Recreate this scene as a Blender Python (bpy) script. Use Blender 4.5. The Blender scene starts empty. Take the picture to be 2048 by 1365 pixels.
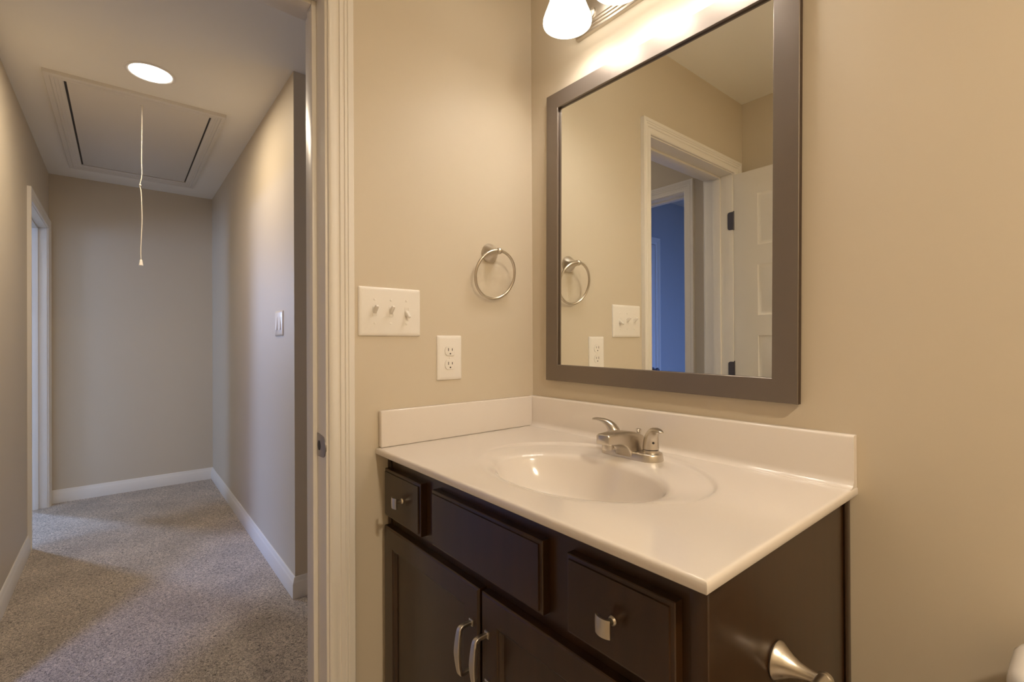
import bpy, bmesh, math, random
from mathutils import Vector, Matrix
PI = math.pi
S = bpy.context.scene
C = S.collection
random.seed(4)

# ------------------------------------------------------------------ camera
cam_d = bpy.data.cameras.new('camera'); cam = bpy.data.objects.new('camera', cam_d); C.objects.link(cam)
S.camera = cam
cam_d.sensor_fit = 'HORIZONTAL'; cam_d.sensor_width = 36.0
cam_d.lens = 36.0 * 951.45 / 2048.0
cam_d.clip_start = 0.02; cam_d.clip_end = 60
_yaw, _pitch, _roll = 0.8820, 0.0031, -0.0048
_f = Vector((-math.sin(_yaw)*math.cos(_pitch), math.cos(_yaw)*math.cos(_pitch), math.sin(_pitch)))
_r = Vector((math.cos(_yaw), math.sin(_yaw), 0)); _u = _r.cross(_f)
_c, _s = math.cos(_roll), math.sin(_roll)
_r, _u = _c*_r + _s*_u, -_s*_r + _c*_u
M = Matrix((( _r.x, _u.x, -_f.x, 1.1479), (_r.y, _u.y, -_f.y, -1.0319), (_r.z, _u.z, -_f.z, 1.1768), (0, 0, 0, 1)))
cam.matrix_world = M

# ------------------------------------------------------------------ world, exposure, lamps
vs = S.view_settings
S.display_settings.display_device = 'sRGB'
vs.view_transform = 'Standard'; vs.look = 'None'; vs.gamma = 1.0; vs.use_curve_mapping = False
vs.exposure = 0.55
S.cycles.max_bounces = 12; S.cycles.diffuse_bounces = 6; S.cycles.glossy_bounces = 5
S.cycles.sample_clamp_indirect = 6.0
W = bpy.data.worlds.new('sky'); S.world = W; W.use_nodes = True
nt = W.node_tree; nt.nodes.clear()
wo = nt.nodes.new('ShaderNodeOutputWorld'); wb = nt.nodes.new('ShaderNodeBackground'); ws = nt.nodes.new('ShaderNodeTexSky')
ws.sky_type = 'HOSEK_WILKIE'
wb.inputs['Strength'].default_value = 0.4
nt.links.new(ws.outputs[0], wb.inputs['Color']); nt.links.new(wb.outputs[0], wo.inputs['Surface'])

WARM = (1.0, 0.95, 0.93); TUBC = (1.0, 0.85, 0.64); DAY = (0.22, 0.38, 1.0); DAYF = (0.40, 0.58, 1.0); CANC = (1.0, 0.83, 0.62)
def lamp(name, kind, loc, energy, color, rot=(0, 0, 0), **kw):
    d = bpy.data.lights.new(name, kind); d.energy = energy; d.color = color
    for k, v in kw.items(): setattr(d, k, v)
    o = bpy.data.objects.new(name, d); C.objects.link(o); o.location = loc; o.rotation_euler = rot
    return o
# daylight entering through the two bedroom windows, plus two added ones (panes stand where the windows are)
def aim(p, q): return (Vector(q)-Vector(p)).to_track_quat('-Z', 'Y').to_euler()
lamp('daylight_near_window', 'AREA', (2.15, -3.88, 2.15), 54, DAY, aim((2.15, -3.88, 2.15), (-1.6, -1.1, 0.1)), shape='RECTANGLE', size=1.0, size_y=0.9, spread=math.radians(110))
lamp('daylight_far_window', 'AREA', (-7.30, -4.08, 2.25), 245, DAYF, aim((-7.30, -4.08, 2.25), (-2.3, -1.1, 0.0)), shape='RECTANGLE', size=1.0, size_y=0.9, spread=math.radians(110))
lamp('added_far_back_daylight', 'AREA', (-2.15, -4.50, 1.50), 42, DAYF, (PI/2, 0, 0), shape='RECTANGLE', size=0.9, size_y=1.2)  # added fill: extra blue light for the hall's far wall and corner
lamp('added_side_hall_daylight', 'AREA', (-0.65, 1.68, 1.50), 3.6, DAYF, (PI/2, 0, PI), shape='RECTANGLE', size=0.7, size_y=1.2)  # added weak fill: cool daylight for the return wall and side hall ceiling
# hall can light, bathroom can light by the tub
lamp('hall_can_lamp', 'AREA', (-1.635, -0.92, 2.425), 7.8, CANC, (0, 0, 0), shape='DISK', size=0.13)
lamp('tub_can_lamp', 'AREA', (2.05, -0.70, 2.375), 18, TUBC, (0, 0, 0), shape='DISK', size=0.15)
SHX = (0.276, 0.446, 0.616); SHY = -0.12
for x in SHX:
    lamp('vanity_bulb', 'POINT', (x, SHY, 2.065), 1.45, WARM, shadow_soft_size=0.028)

# ------------------------------------------------------------------ materials
def mat(name, col, rough=0.5, metal=0.0, spec=0.5, coat=0.0, emit=None, est=0.0):
    m = bpy.data.materials.new(name); m.use_nodes = True
    b = m.node_tree.nodes['Principled BSDF']
    b.inputs['Base Color'].default_value = (*col, 1); b.inputs['Roughness'].default_value = rough
    b.inputs['Metallic'].default_value = metal; b.inputs['Specular IOR Level'].default_value = spec
    b.inputs['Coat Weight'].default_value = coat; b.inputs['Coat Roughness'].default_value = 0.08
    if emit: b.inputs['Emission Color'].default_value = (*emit, 1); b.inputs['Emission Strength'].default_value = est
    return m
def bump(m, scale, strength, dist=0.001, detail=2.0, stretch=None):
    n = m.node_tree; b = n.nodes['Principled BSDF']
    tc = n.nodes.new('ShaderNodeTexCoord'); mp = n.nodes.new('ShaderNodeMapping')
    if stretch: mp.inputs['Scale'].default_value = stretch
    t = n.nodes.new('ShaderNodeTexNoise'); t.inputs['Scale'].default_value = scale; t.inputs['Detail'].default_value = detail
    bp = n.nodes.new('ShaderNodeBump'); bp.inputs['Strength'].default_value = strength; bp.inputs['Distance'].default_value = dist
    n.links.new(tc.outputs['Object'], mp.inputs['Vector']); n.links.new(mp.outputs[0], t.inputs['Vector'])
    n.links.new(t.outputs['Fac'], bp.inputs['Height']); n.links.new(bp.outputs[0], b.inputs['Normal'])
    return t
def vary(m, c0, c1, scale, detail=3.0, stretch=None, lo=0.3, hi=0.7):
    n = m.node_tree; b = n.nodes['Principled BSDF']
    tc = n.nodes.new('ShaderNodeTexCoord'); mp = n.nodes.new('ShaderNodeMapping')
    if stretch: mp.inputs['Scale'].default_value = stretch
    t = n.nodes.new('ShaderNodeTexNoise'); t.inputs['Scale'].default_value = scale; t.inputs['Detail'].default_value = detail
    r = n.nodes.new('ShaderNodeValToRGB')
    r.color_ramp.elements[0].position = lo; r.color_ramp.elements[0].color = (*c0, 1)
    r.color_ramp.elements[1].position = hi; r.color_ramp.elements[1].color = (*c1, 1)
    n.links.new(tc.outputs['Object'], mp.inputs['Vector']); n.links.new(mp.outputs[0], t.inputs['Vector'])
    n.links.new(t.outputs['Fac'], r.inputs['Fac']); n.links.new(r.outputs['Color'], b.inputs['Base Color'])
    return r

m_wall = mat('beige_wall_paint', (0.60, 0.525, 0.41), 0.5, spec=0.35); bump(m_wall, 260, 0.06, 0.0006)
m_ceil = mat('flat_ceiling_paint', (0.84, 0.81, 0.745), 0.8, spec=0.2); bump(m_ceil, 220, 0.06, 0.0006)
m_trim = mat('white_trim_paint', (0.76, 0.72, 0.66), 0.36); bump(m_trim, 40, 0.03, 0.0005)
m_plate = mat('white_plastic', (0.80, 0.76, 0.70), 0.3)
m_hatch = mat('painted_hatch_board', (0.70, 0.66, 0.60), 0.6); bump(m_hatch, 60, 0.05, 0.0006)
m_top = mat('cultured_marble', (0.735, 0.675, 0.615), 0.13, spec=0.55, coat=0.3)
m_cab = mat('espresso_stain', (0.016, 0.0095, 0.006), 0.30, spec=0.45, coat=0.15)
m_cab.node_tree.nodes['Principled BSDF'].inputs['Coat Roughness'].default_value = 0.2
vary(m_cab, (0.025, 0.0105, 0.0032), (0.040, 0.0170, 0.0052), 30, 5, (1, 1, 0.08)); bump(m_cab, 120, 0.05, 0.0004, 3, (1, 1, 0.06))
m_nick = mat('brushed_nickel', (0.60, 0.55, 0.48), 0.31, 1.0); bump(m_nick, 400, 0.03, 0.0002, 2, (1, 1, 0.15))
m_nickd = mat('dark_gap', (0.02, 0.018, 0.015), 0.5)
m_frame = mat('pewter_frame_face', (0.20, 0.165, 0.135), 0.38, 0.55); bump(m_frame, 500, 0.12, 0.0003, 3, (0.06, 1, 1))
m_fside = mat('dark_frame_edge', (0.035, 0.016, 0.007), 0.45)
m_mir = mat('mirror_silver', (0.92, 0.935, 0.90), 0.0, 1.0)
m_shade = mat('lit_frosted_glass', (0.9, 0.88, 0.84), 0.35, emit=(1.0, 0.92, 0.80), est=2.6)
m_lens = mat('lit_can_lens', (0.9, 0.9, 0.88), 0.5, emit=(1.0, 0.95, 0.86), est=6.0)
m_hinge = mat('gunmetal_hinge', (0.13, 0.12, 0.13), 0.45, 0.7)
m_strike = mat('satin_strike', (0.36, 0.33, 0.33), 0.35, 0.9)
m_cord = mat('cotton_cord', (0.72, 0.66, 0.56), 0.8); bump(m_cord, 900, 0.3, 0.001, 2)
m_porc = mat('white_porcelain', (0.80, 0.76, 0.71), 0.1, coat=0.4)
m_slot = mat('dark_slot', (0.03, 0.025, 0.02), 0.6)
m_blue = mat('bedroom_wall_paint', (0.46, 0.45, 0.44), 0.6)
m_pale = mat('pale_bounce_paint', (0.72, 0.70, 0.67), 0.6)  # unseen far bedroom walls, made pale to bounce daylight into the hall
m_vinyl = mat('vinyl_floor_tile', (0.42, 0.36, 0.29), 0.35)
def tile_nodes(m):
    n = m.node_tree; b = n.nodes['Principled BSDF']; tc = n.nodes.new('ShaderNodeTexCoord')
    br = n.nodes.new('ShaderNodeTexBrick'); br.offset = 0.0; br.inputs['Scale'].default_value = 3.0
    br.inputs['Color1'].default_value = (0.58, 0.50, 0.41, 1); br.inputs['Color2'].default_value = (0.54, 0.46, 0.37, 1); br.inputs['Mortar'].default_value = (0.26, 0.22, 0.18, 1)
    br.inputs['Brick Width'].default_value = 1.0; br.inputs['Row Height'].default_value = 1.0
    n.links.new(tc.outputs['Object'], br.inputs['Vector']); n.links.new(br.outputs['Color'], b.inputs['Base Color'])
tile_nodes(m_vinyl)

def carpet_mat():
    m = mat('frieze_carpet', (0.2, 0.17, 0.14), 1.0, spec=0.05)
    n = m.node_tree; b = n.nodes['Principled BSDF']; L = n.links.new
    tc = n.nodes.new('ShaderNodeTexCoord')
    a = n.nodes.new('ShaderNodeTexNoise'); a.inputs['Scale'].default_value = 118; a.inputs['Detail'].default_value = 4; a.inputs['Roughness'].default_value = 0.7; a.inputs['Distortion'].default_value = 1.6
    r = n.nodes.new('ShaderNodeValToRGB'); cr = r.color_ramp
    cr.elements[0].position = 0.34; cr.elements[0].color = (0.06, 0.045, 0.034, 1)
    cr.elements[1].position = 0.66; cr.elements[1].color = (0.95, 0.84, 0.71, 1)
    e = cr.elements.new(0.46); e.color = (0.47, 0.39, 0.31, 1)
    e = cr.elements.new(0.55); e.color = (0.80, 0.68, 0.56, 1)
    L(tc.outputs['Object'], a.inputs['Vector']); L(a.outputs['Fac'], r.inputs['Fac'])
    w = n.nodes.new('ShaderNodeTexNoise'); w.inputs['Scale'].default_value = 4.5; w.inputs['Detail'].default_value = 3
    L(tc.outputs['Object'], w.inputs['Vector'])
    mr = n.nodes.new('ShaderNodeMapRange'); mr.inputs['From Min'].default_value = 0.3; mr.inputs['From Max'].default_value = 0.7
    mr.inputs['To Min'].default_value = 0.84; mr.inputs['To Max'].default_value = 1.14
    L(w.outputs['Fac'], mr.inputs['Value'])
    hs = n.nodes.new('ShaderNodeHueSaturation'); L(r.outputs['Color'], hs.inputs['Color']); L(mr.outputs[0], hs.inputs['Value'])
    L(hs.outputs['Color'], b.inputs['Base Color'])
    bp = n.nodes.new('ShaderNodeBump'); bp.inputs['Strength'].default_value = 0.9; bp.inputs['Distance'].default_value = 0.012
    L(a.outputs['Fac'], bp.inputs['Height']); L(bp.outputs[0], b.inputs['Normal'])
    b.inputs['Sheen Weight'].default_value = 0.25
    return m
m_carp = carpet_mat()

# ------------------------------------------------------------------ mesh helpers (all shapes are given in world metres)
ORG = {}
def box(bm, x0, x1, y0, y1, z0, z1, bev=0.0, seg=2):
    r = bmesh.ops.create_cube(bm, size=1.0)
    vsx = r['verts']
    for v in vsx:
        v.co = Vector(((x0+x1)/2 + v.co.x*(x1-x0), (y0+y1)/2 + v.co.y*(y1-y0), (z0+z1)/2 + v.co.z*(z1-z0)))
    if bev > 0:
        es = list({e for v in vsx for e in v.link_edges})
        bmesh.ops.bevel(bm, geom=es, offset=bev, segments=seg, profile=0.5, affect='EDGES')
    return vsx
def rings(bm, rl, close=True, cap0=True, cap1=True):
    vr = [[bm.verts.new(p) for p in ring] for ring in rl]
    n = len(vr[0])
    for a, b in zip(vr, vr[1:]):
        for i in range(n if close else n-1):
            j = (i+1) % n
            try: bm.faces.new((a[i], a[j], b[j], b[i]))
            except ValueError: pass
    if cap0 and close: bm.faces.new(list(reversed(vr[0])))
    if cap1 and close: bm.faces.new(vr[-1])
    return vr
def lathe(bm, o, axis, prof, n=32, cap0=True, cap1=True):
    ax = Vector(axis).normalized(); t = Vector((0, 0, 1)) if abs(ax.z) < 0.9 else Vector((1, 0, 0))
    u = ax.cross(t).normalized(); v = ax.cross(u)
    o = Vector(o)
    rl = [[o + ax*h + (u*math.cos(2*PI*i/n) + v*math.sin(2*PI*i/n))*r for i in range(n)] for h, r in prof]
    return rings(bm, rl, True, cap0, cap1)
def sweep(bm, path, sizes, side, n=16, power=2.0, cap=True):
    """superellipse sections along a path; sizes = (half width along side, half height)"""
    P = [Vector(p) for p in path]; rl = []
    for i, p in enumerate(P):
        t = (P[min(i+1, len(P)-1)] - P[max(i-1, 0)]).normalized()
        s = Vector(side); s = (s - t*s.dot(t)).normalized(); u = t.cross(s)
        w, h = sizes[i] if isinstance(sizes, list) else sizes
        ring = []
        for k in range(n):
            a = 2*PI*k/n; ca, sa = math.cos(a), math.sin(a)
            ring.append(p + s*w*math.copysign(abs(ca)**(2/power), ca) + u*h*math.copysign(abs(sa)**(2/power), sa))
        rl.append(ring)
    return rings(bm, rl, True, cap, cap)
def smooth_path(pts, k=6):
    P = [Vector(p) for p in pts]; out = []
    for i in range(len(P)-1):
        p0, p1, p2, p3 = P[max(i-1, 0)], P[i], P[i+1], P[min(i+2, len(P)-1)]
        for j in range(k):
            t = j/k
            out.append(0.5*((2*p1) + (p2-p0)*t + (2*p0-5*p1+4*p2-p3)*t*t + (3*p1-p0-3*p2+p3)*t**3))
    out.append(P[-1]); return out
def interp(vals, n):
    out = []
    for i in range(n):
        t = i/(n-1)*(len(vals)-1); a = min(int(t), len(vals)-2); f = t-a
        va, vb = vals[a], vals[a+1]
        out.append(tuple(x*(1-f)+y*f for x, y in zip(va, vb)))
    return out
def obj(name, bm, m, parent=None, org=None, ang=35):
    bmesh.ops.recalc_face_normals(bm, faces=bm.faces)
    root = parent
    while root is not None and root.parent is not None: root = root.parent
    o0 = Vector(ORG[root.name]) if root is not None else Vector(org or (0, 0, 0))
    bmesh.ops.translate(bm, verts=bm.verts, vec=-o0)
    me = bpy.data.meshes.new(name); bm.to_mesh(me); bm.free()
    for mm in (m if isinstance(m, (list, tuple)) else [m]): me.materials.append(mm)
    me.shade_smooth(); me.set_sharp_from_angle(angle=math.radians(ang))
    o = bpy.data.objects.new(name, me); C.objects.link(o)
    if parent is not None: o.parent = parent
    else: o.location = o0; ORG[o.name] = tuple(o0)
    return o
def thing(name, label, cat, loc, group=None):
    o = bpy.data.objects.new(name, None); C.objects.link(o); o.empty_display_size = 0.05
    o.location = loc; ORG[o.name] = tuple(loc); o['label'] = label; o['category'] = cat
    if group: o['group'] = group
    return o
def struct(o, label, cat):
    o['kind'] = 'structure'; o['label'] = label; o['category'] = cat; return o
def sbox(name, boxes, m, label, cat):
    bm = bmesh.new()
    for b in boxes: box(bm, *b)
    return struct(obj(name, bm, m), label, cat)

# ------------------------------------------------------------------ dimensions
ZC = 2.445; ZB = 2.40
JR, JL = -0.6574, -1.3570           # bathroom doorway jamb faces (y)
HEAD = 2.020
HY, HX0, HX1, HL = -0.4086, -1.198, -3.741, -1.440
NR, NL = -0.318, -1.090             # near bedroom doorway (x)
FR, FL = -2.745, -3.640             # far bedroom doorway (x)
E_ = 0.018
# ------------------------------------------------------------------ shell
sbox('floor', [(HX1-0.1, 0.0, HL-0.12, 1.5, -0.1, 0.0), (-7.0, -1.40, -4.6, HL-0.12, -0.1, 0.0), (-1.31, 1.6, -4.6, HL-0.12, -0.1, 0.0)], m_carp, 'mottled taupe carpet of the hallway floor', 'carpet')
sbox('floor_bathroom', [(0.0, 2.6, -1.46, 0.0, -0.1, -0.004)], m_vinyl, 'tiled bathroom floor below the vanity', 'floor')
sbox('ceiling', [(HX1-0.1, -0.15, HL-0.12, 1.5, ZC, ZC+0.1)], m_ceil, 'hallway ceiling around the attic hatch', 'ceiling')
sbox('ceiling_bathroom', [(0.0, 2.6, -1.46, 0.0, ZB, ZB+0.1)], m_ceil, 'bathroom ceiling seen in the mirror', 'ceiling')
sbox('wall_left', [(-0.15, 0, JR+E_, 1.5, 0, ZC), (-0.15, 0, -1.56, JL-E_, 0, ZC), (-0.15, 0, JL-E_, JR+E_, HEAD+E_, ZC)], m_wall, 'beige bathroom wall with the doorway, light switches and towel ring', 'wall')
sbox('wall_back', [(0.0, 2.6, 0.0, 0.12, -0.1, ZB+0.1)], m_wall, 'beige bathroom wall behind the mirror and vanity', 'wall')
sbox('wall_front', [(0.0, 2.6, -1.56, -1.46, -0.1, ZB+0.1)], m_wall, 'beige bathroom wall behind the open door in the mirror', 'wall')
sbox('wall_right', [(2.6, 2.72, -1.56, 0.12, -0.1, ZB+0.1)], m_wall, 'beige bathroom end wall to the right', 'wall')
sbox('wall_hall_left', [(HX1-0.1, FL-E_, HL-0.12, HL, 0, ZC), (FR+E_, NL-E_, HL-0.12, HL, 0, ZC), (NR+E_, -0.15, HL-0.12, HL, 0, ZC),
     (FL-E_, FR+E_, HL-0.12, HL, HEAD+E_, ZC), (NL-E_, NR+E_, HL-0.12, HL, HEAD+E_, ZC)], m_wall, 'left hallway wall with two bedroom doorways', 'wall')
sbox('wall_hall_far', [(HX1-0.1, HX1, HL, 0.0, 0, ZC)], m_wall, 'far end wall of the hallway', 'wall')
sbox('wall_hall_right', [(HX1, HX0, HY, HY+0.12, 0, ZC)], m_wall, 'right hallway wall with the light switch', 'wall')
sbox('wall_hall_return', [(HX0-0.12, HX0, HY+0.12, 1.5, 0, ZC)], m_wall, 'shaded hallway wall turning the corner beside the doorway', 'wall')
sbox('wall_hall_end', [(HX0, -1.0, 1.5, 1.6, 0, ZC), (-0.3, -0.15, 1.5, 1.6, 0, ZC), (-1.0, -0.3, 1.5, 1.6, 0, 0.9), (-1.0, -0.3, 1.5, 1.6, 2.1, ZC)], m_wall, 'end wall of the side hall', 'wall')
# bedrooms that give the hall its blue daylight
def bedroom(tag, x0, x1, y0, win_x, wy0, wy1, wz0, wz1, desc, wall=None, back=None):
    y1 = HL-0.12; t = 0.1
    segs = []
    for (wx, sgn) in ((x0, -1), (x1, 1)):
        a, b = (wx-t, wx) if sgn < 0 else (wx, wx+t)
        if wx == win_x:
            segs.append((a, b, y0, wy0, 0, ZC)); segs.append((a, b, wy1, y1, 0, ZC)); segs.append((a, b, wy0, wy1, 0, wz0)); segs.append((a, b, wy0, wy1, wz1, ZC))
        else:
            segs.append((a, b, y0, y1, 0, ZC))
    if back:
        b0, b1 = back
        segs.append((x0-t, b0, y0-t, y0, 0, ZC)); segs.append((b1, x1+t, y0-t, y0, 0, ZC)); segs.append((b0, b1, y0-t, y0, 0, wz0)); segs.append((b0, b1, y0-t, y0, wz1, ZC))
    else:
        segs.append((x0-t, x1+t, y0-t, y0, 0, ZC))
    sbox('wall_'+tag, segs, wall or m_blue, 'walls of the %s bedroom lit by blue daylight' % desc, 'wall')
    sbox('ceiling_'+tag, [(x0-t, x1+t, y0-t, y1, ZC, ZC+0.1)], m_ceil, 'ceiling of the %s bedroom' % desc, 'ceiling')
bedroom('near', -1.30, 1.50, -4.40, 1.50, -3.98, -2.98, 0.90, 2.10, 'near')
bedroom('far', -6.50, -1.50, -4.40, -6.50, -4.05, -3.43, 0.90, 2.10, 'far', m_pale, (-2.60, -1.70))
sbox('wall_far_front', [(-6.5, HX1-0.1, HL-0.12, HL, 0, ZC)], m_pale, 'front wall of the far bedroom', 'wall')
sbox('wall_near_front', [(0.0, 1.5, -1.66, -1.56, 0, ZC)], m_blue, 'front wall of the near bedroom', 'wall')
def window(n, xc, y0, y1, z0, z1, desc):
    bm = bmesh.new(); w = 0.05
    box(bm, xc-0.03, xc+0.03, y0, y0+w, z0, z1); box(bm, xc-0.03, xc+0.03, y1-w, y1, z0, z1)
    box(bm, xc-0.03, xc+0.03, y0+w, y1-w, z0, z0+w); box(bm, xc-0.03, xc+0.03, y0+w, y1-w, z1-w, z1)
    box(bm, xc-0.02, xc+0.02, y0+w, y1-w, (z0+z1)/2-0.02, (z0+z1)/2+0.02)
    struct(obj('window_%d' % n, bm, m_trim), 'white sash window of the %s bedroom' % desc, 'window')
window(1, 1.53, -3.98, -2.98, 0.90, 2.10, 'near'); window(2, -6.53, -4.05, -3.43, 0.90, 2.10, 'far')
bm = bmesh.new()
for b in ((-2.60, -2.55, -4.48, -4.42, 0.90, 2.10), (-1.75, -1.70, -4.48, -4.42, 0.90, 2.10), (-2.55, -1.75, -4.48, -4.42, 0.90, 0.95), (-2.55, -1.75, -4.48, -4.42, 2.05, 2.10), (-2.55, -1.75, -4.47, -4.43, 1.48, 1.52)): box(bm, *b)
struct(obj('window_3', bm, m_trim), 'unseen white sash window added in the back wall of the far bedroom', 'window')  # unseen opening added only for the extra far bedroom daylight
bm = bmesh.new()
for b in ((-1.0, -0.95, 1.52, 1.58, 0.9, 2.1), (-0.35, -0.3, 1.52, 1.58, 0.9, 2.1), (-0.95, -0.35, 1.52, 1.58, 0.9, 0.95), (-0.95, -0.35, 1.52, 1.58, 2.05, 2.1), (-0.95, -0.35, 1.53, 1.57, 1.48, 1.52)): box(bm, *b)
struct(obj('window_4', bm, m_trim), 'unseen white sash window added at the end of the side hall', 'window')  # unseen opening added to carry the side hall fill light

# ------------------------------------------------------------------ door frames: jamb + moulded casing
CAS = [(0, 0.0), (0, 0.0075), (0.003, 0.0105), (0.008, 0.0122), (0.014, 0.0122), (0.019, 0.0112), (0.024, 0.0112), (0.0255, 0.0142), (0.031, 0.0152),
       (0.0345, 0.0148), (0.0360, 0.0172), (0.0385, 0.0176), (0.0400, 0.0160), (0.0425, 0.0160), (0.0440, 0.0182), (0.0565, 0.0182), (0.0575, 0.0172), (0.0575, 0.0)]
def casing(bm, axis, plane, sgn, a0, a1, zh, prof=CAS, z0=0.0):
    """moulded casing round an opening a0..a1 on a wall plane; sgn = outward direction"""
    def P(u, z, d):
        return (plane+sgn*d, u, z) if axis == 'x' else (u, plane+sgn*d, z)
    rl = [[P(u, z, d) for (t, d) in prof for (u, z) in [pt(t)]] for pt in
          (lambda t: (a0-t, z0), lambda t: (a0-t, zh+t), lambda t: (a1+t, zh+t), lambda t: (a1+t, z0))]
    rings(bm, rl, True, True, True)
def jamb(bm, axis, p0, p1, a0, a1, zh, stop):
    def B(d0, d1, u0, u1, z0, z1, bev=0.0015):
        if axis == 'x': box(bm, d0, d1, u0, u1, z0, z1, bev)
        else: box(bm, u0, u1, d0, d1, z0, z1, bev)
    B(p0, p1, a0-E_, a0, 0, zh+E_); B(p0, p1, a1, a1+E_, 0, zh+E_); B(p0, p1, a0, a1, zh, zh+E_)
    s0, s1 = stop
    B(s0, s1, a0, a0+0.011, 0, zh); B(s0, s1, a1-0.011, a1, 0, zh); B(s0, s1, a0+0.011, a1-0.011, zh-0.011, zh)
def frame(n, axis, p0, p1, a0, a1, stop, label, faces):
    bm = bmesh.new(); jamb(bm, axis, p0, p1, a0, a1, HEAD, stop)
    o = struct(obj('trim_%d' % n, bm, m_trim), label, 'door frame')
    for plane, sgn in faces:
        bm = bmesh.new(); casing(bm, axis, plane, sgn, a0-0.0055, a1+0.0055, HEAD+0.0045); obj('casing', bm, m_trim, o)
    return o
f1 = frame(1, 'x', -0.15, 0.0, JL, JR, (-0.100, -0.061), 'white moulded door frame between bathroom and hallway', ((0.0, 1), (-0.15, -1)))
f2 = frame(2, 'y', HL-0.12, HL, NL, NR, (HL-0.085, HL-0.045), 'white frame of the near bedroom doorway seen in the mirror', ((HL, 1), (HL-0.12, -1)))
f3 = frame(3, 'y', HL-0.12, HL, FL, FR, (HL-0.085, HL-0.045), 'white frame of the bedroom doorway at the far left of the hallway', ((HL, 1), (HL-0.12, -1)))
# closet door on the near bedroom's side wall, seen blue in the mirror
bm = bmesh.new(); casing(bm, 'x', -1.30, 1, -2.60, -1.84, 2.03)
f4 = struct(obj('trim_4', bm, m_trim), 'casing of the closet door in the near bedroom', 'door frame')
bm = bmesh.new(); box(bm, -1.30, -1.292, -2.595, -1.845, 0.01, 2.025, 0.002)
d2 = struct(obj('door_2', bm, m_trim), 'closet door in the blue lit near bedroom', 'door')
bm = bmesh.new(); lathe(bm, (-1.292, -2.545, 0.925), (1, 0, 0), [(0, 0.03), (0.006, 0.03), (0.01, 0.012), (0.03, 0.012), (0.036, 0.024), (0.05, 0.028), (0.06, 0.02), (0.064, 0.0005)], 20)
obj('door_knob', bm, m_hinge, d2)
# strike plate on the latch jamb
bm = bmesh.new()
ol = []
for k in range(13):
    a = -PI/2 + PI*k/12; ol.append((-0.020+0.021*math.cos(a), 0.929+0.0255*math.sin(a)))
ol += [(-0.060, 0.958), (-0.060, 0.901)]
rings(bm, [[(x, JR-d, z) for x, z in ol] for d in (-0.001, 0.0016)])
sp = obj('strike_plate', bm, m_strike, f1)
bm = bmesh.new(); lathe(bm, (-0.045, JR-0.0010, 0.929), (0, -1, 0), [(0, 0.0001), (0, 0.012), (0.0012, 0.012)], 20)
for v in bm.verts: v.co.x = -0.045+(v.co.x+0.045)*0.8
obj('latch_hole', bm, m_slot, sp)
# ------------------------------------------------------------------ bathroom door leaf (open, five panels)
def panel_leaf(bm, x0, x1, yf, yb, z0, z1, panels):
    """leaf with recessed raised panels on the face at yf"""
    box(bm, x0, x1, min(yf, yb)+0.0, max(yf, yb), z0, z1)
    bm.faces.ensure_lookup_table()
bm = bmesh.new()
PX0, PX1 = 0.118, 0.590
PZ = [(1.645, 1.896), (1.304, 1.550), (0.960, 1.206), (0.615, 0.862), (0.270, 0.517)]
dx0, dx1, dy0, dy1, dz0, dz1 = 0.004, 0.700, -1.396, -1.361, 0.012, 2.014
g = 0.006
box(bm, dx0, dx1, dy0+g, dy1-g, dz0, dz1)
for (ya, yb) in ((dy1-g, dy1), (dy0, dy0+g)):
    box(bm, dx0, PX0, ya, yb, dz0, dz1); box(bm, PX1, dx1, ya, yb, dz0, dz1)
    zz = [dz0] + [v for p in reversed(PZ) for v in p] + [dz1]
    for a, b in zip(zz[0::2], zz[1::2]): box(bm, PX0, PX1, ya, yb, a, b)
for (a, b) in PZ:
    for yo, s in ((dy1, 1), (dy0, -1)):
        i0, i1 = 0.020, 0.040
        rl = [[(PX0+i, yo-s*d, a+i), (PX1-i, yo-s*d, a+i), (PX1-i, yo-s*d, b-i), (PX0+i, yo-s*d, b-i)] for i, d in ((0.0, 0.0), (0.004, 0.0030), (0.012, 0.0058), (i0, 0.0058), (i1, 0.0010))]
        rings(bm, rl, True, False, True)
dl = struct(obj('door_1', bm, m_trim), 'white five panel bathroom door standing open, seen in the mirror', 'door')
for z in (1.784, 1.030, 0.26):
    bm = bmesh.new()
    rc = []
    for k in range(7):
        a = PI/2 + PI/2*k/6; rc.append((-0.014+0.012*math.cos(a), z+0.033+0.012*math.sin(a)))
    for k in range(7):
        a = PI + PI/2*k/6; rc.append((-0.014+0.012*math.cos(a), z-0.033+0.012*math.sin(a)))
    ol = rc + [(0.002, z-0.045), (0.002, z+0.045)]
    rings(bm, [[(x, JL+d, zz) for x, zz in ol] for d in (-0.001, 0.002)])
    lathe(bm, (0.003, JL-0.0035, z-0.047), (0, 0, 1), [(0, 0.002), (0, 0.0035), (0.094, 0.0035), (0.096, 0.002)], 12)
    h = obj('hinge', bm, m_hinge, dl)
for s, yo in ((1, dy1), (-1, dy0)):
    bm = bmesh.new(); lathe(bm, (0.640, yo, 0.93), (0, s, 0), [(0, 0.032), (0.006, 0.031), (0.010, 0.013), (0.030, 0.012), (0.036, 0.022), (0.048, 0.027), (0.058, 0.022), (0.062, 0.0005)], 24)
    obj('door_knob', bm, m_hinge, dl)

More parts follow.
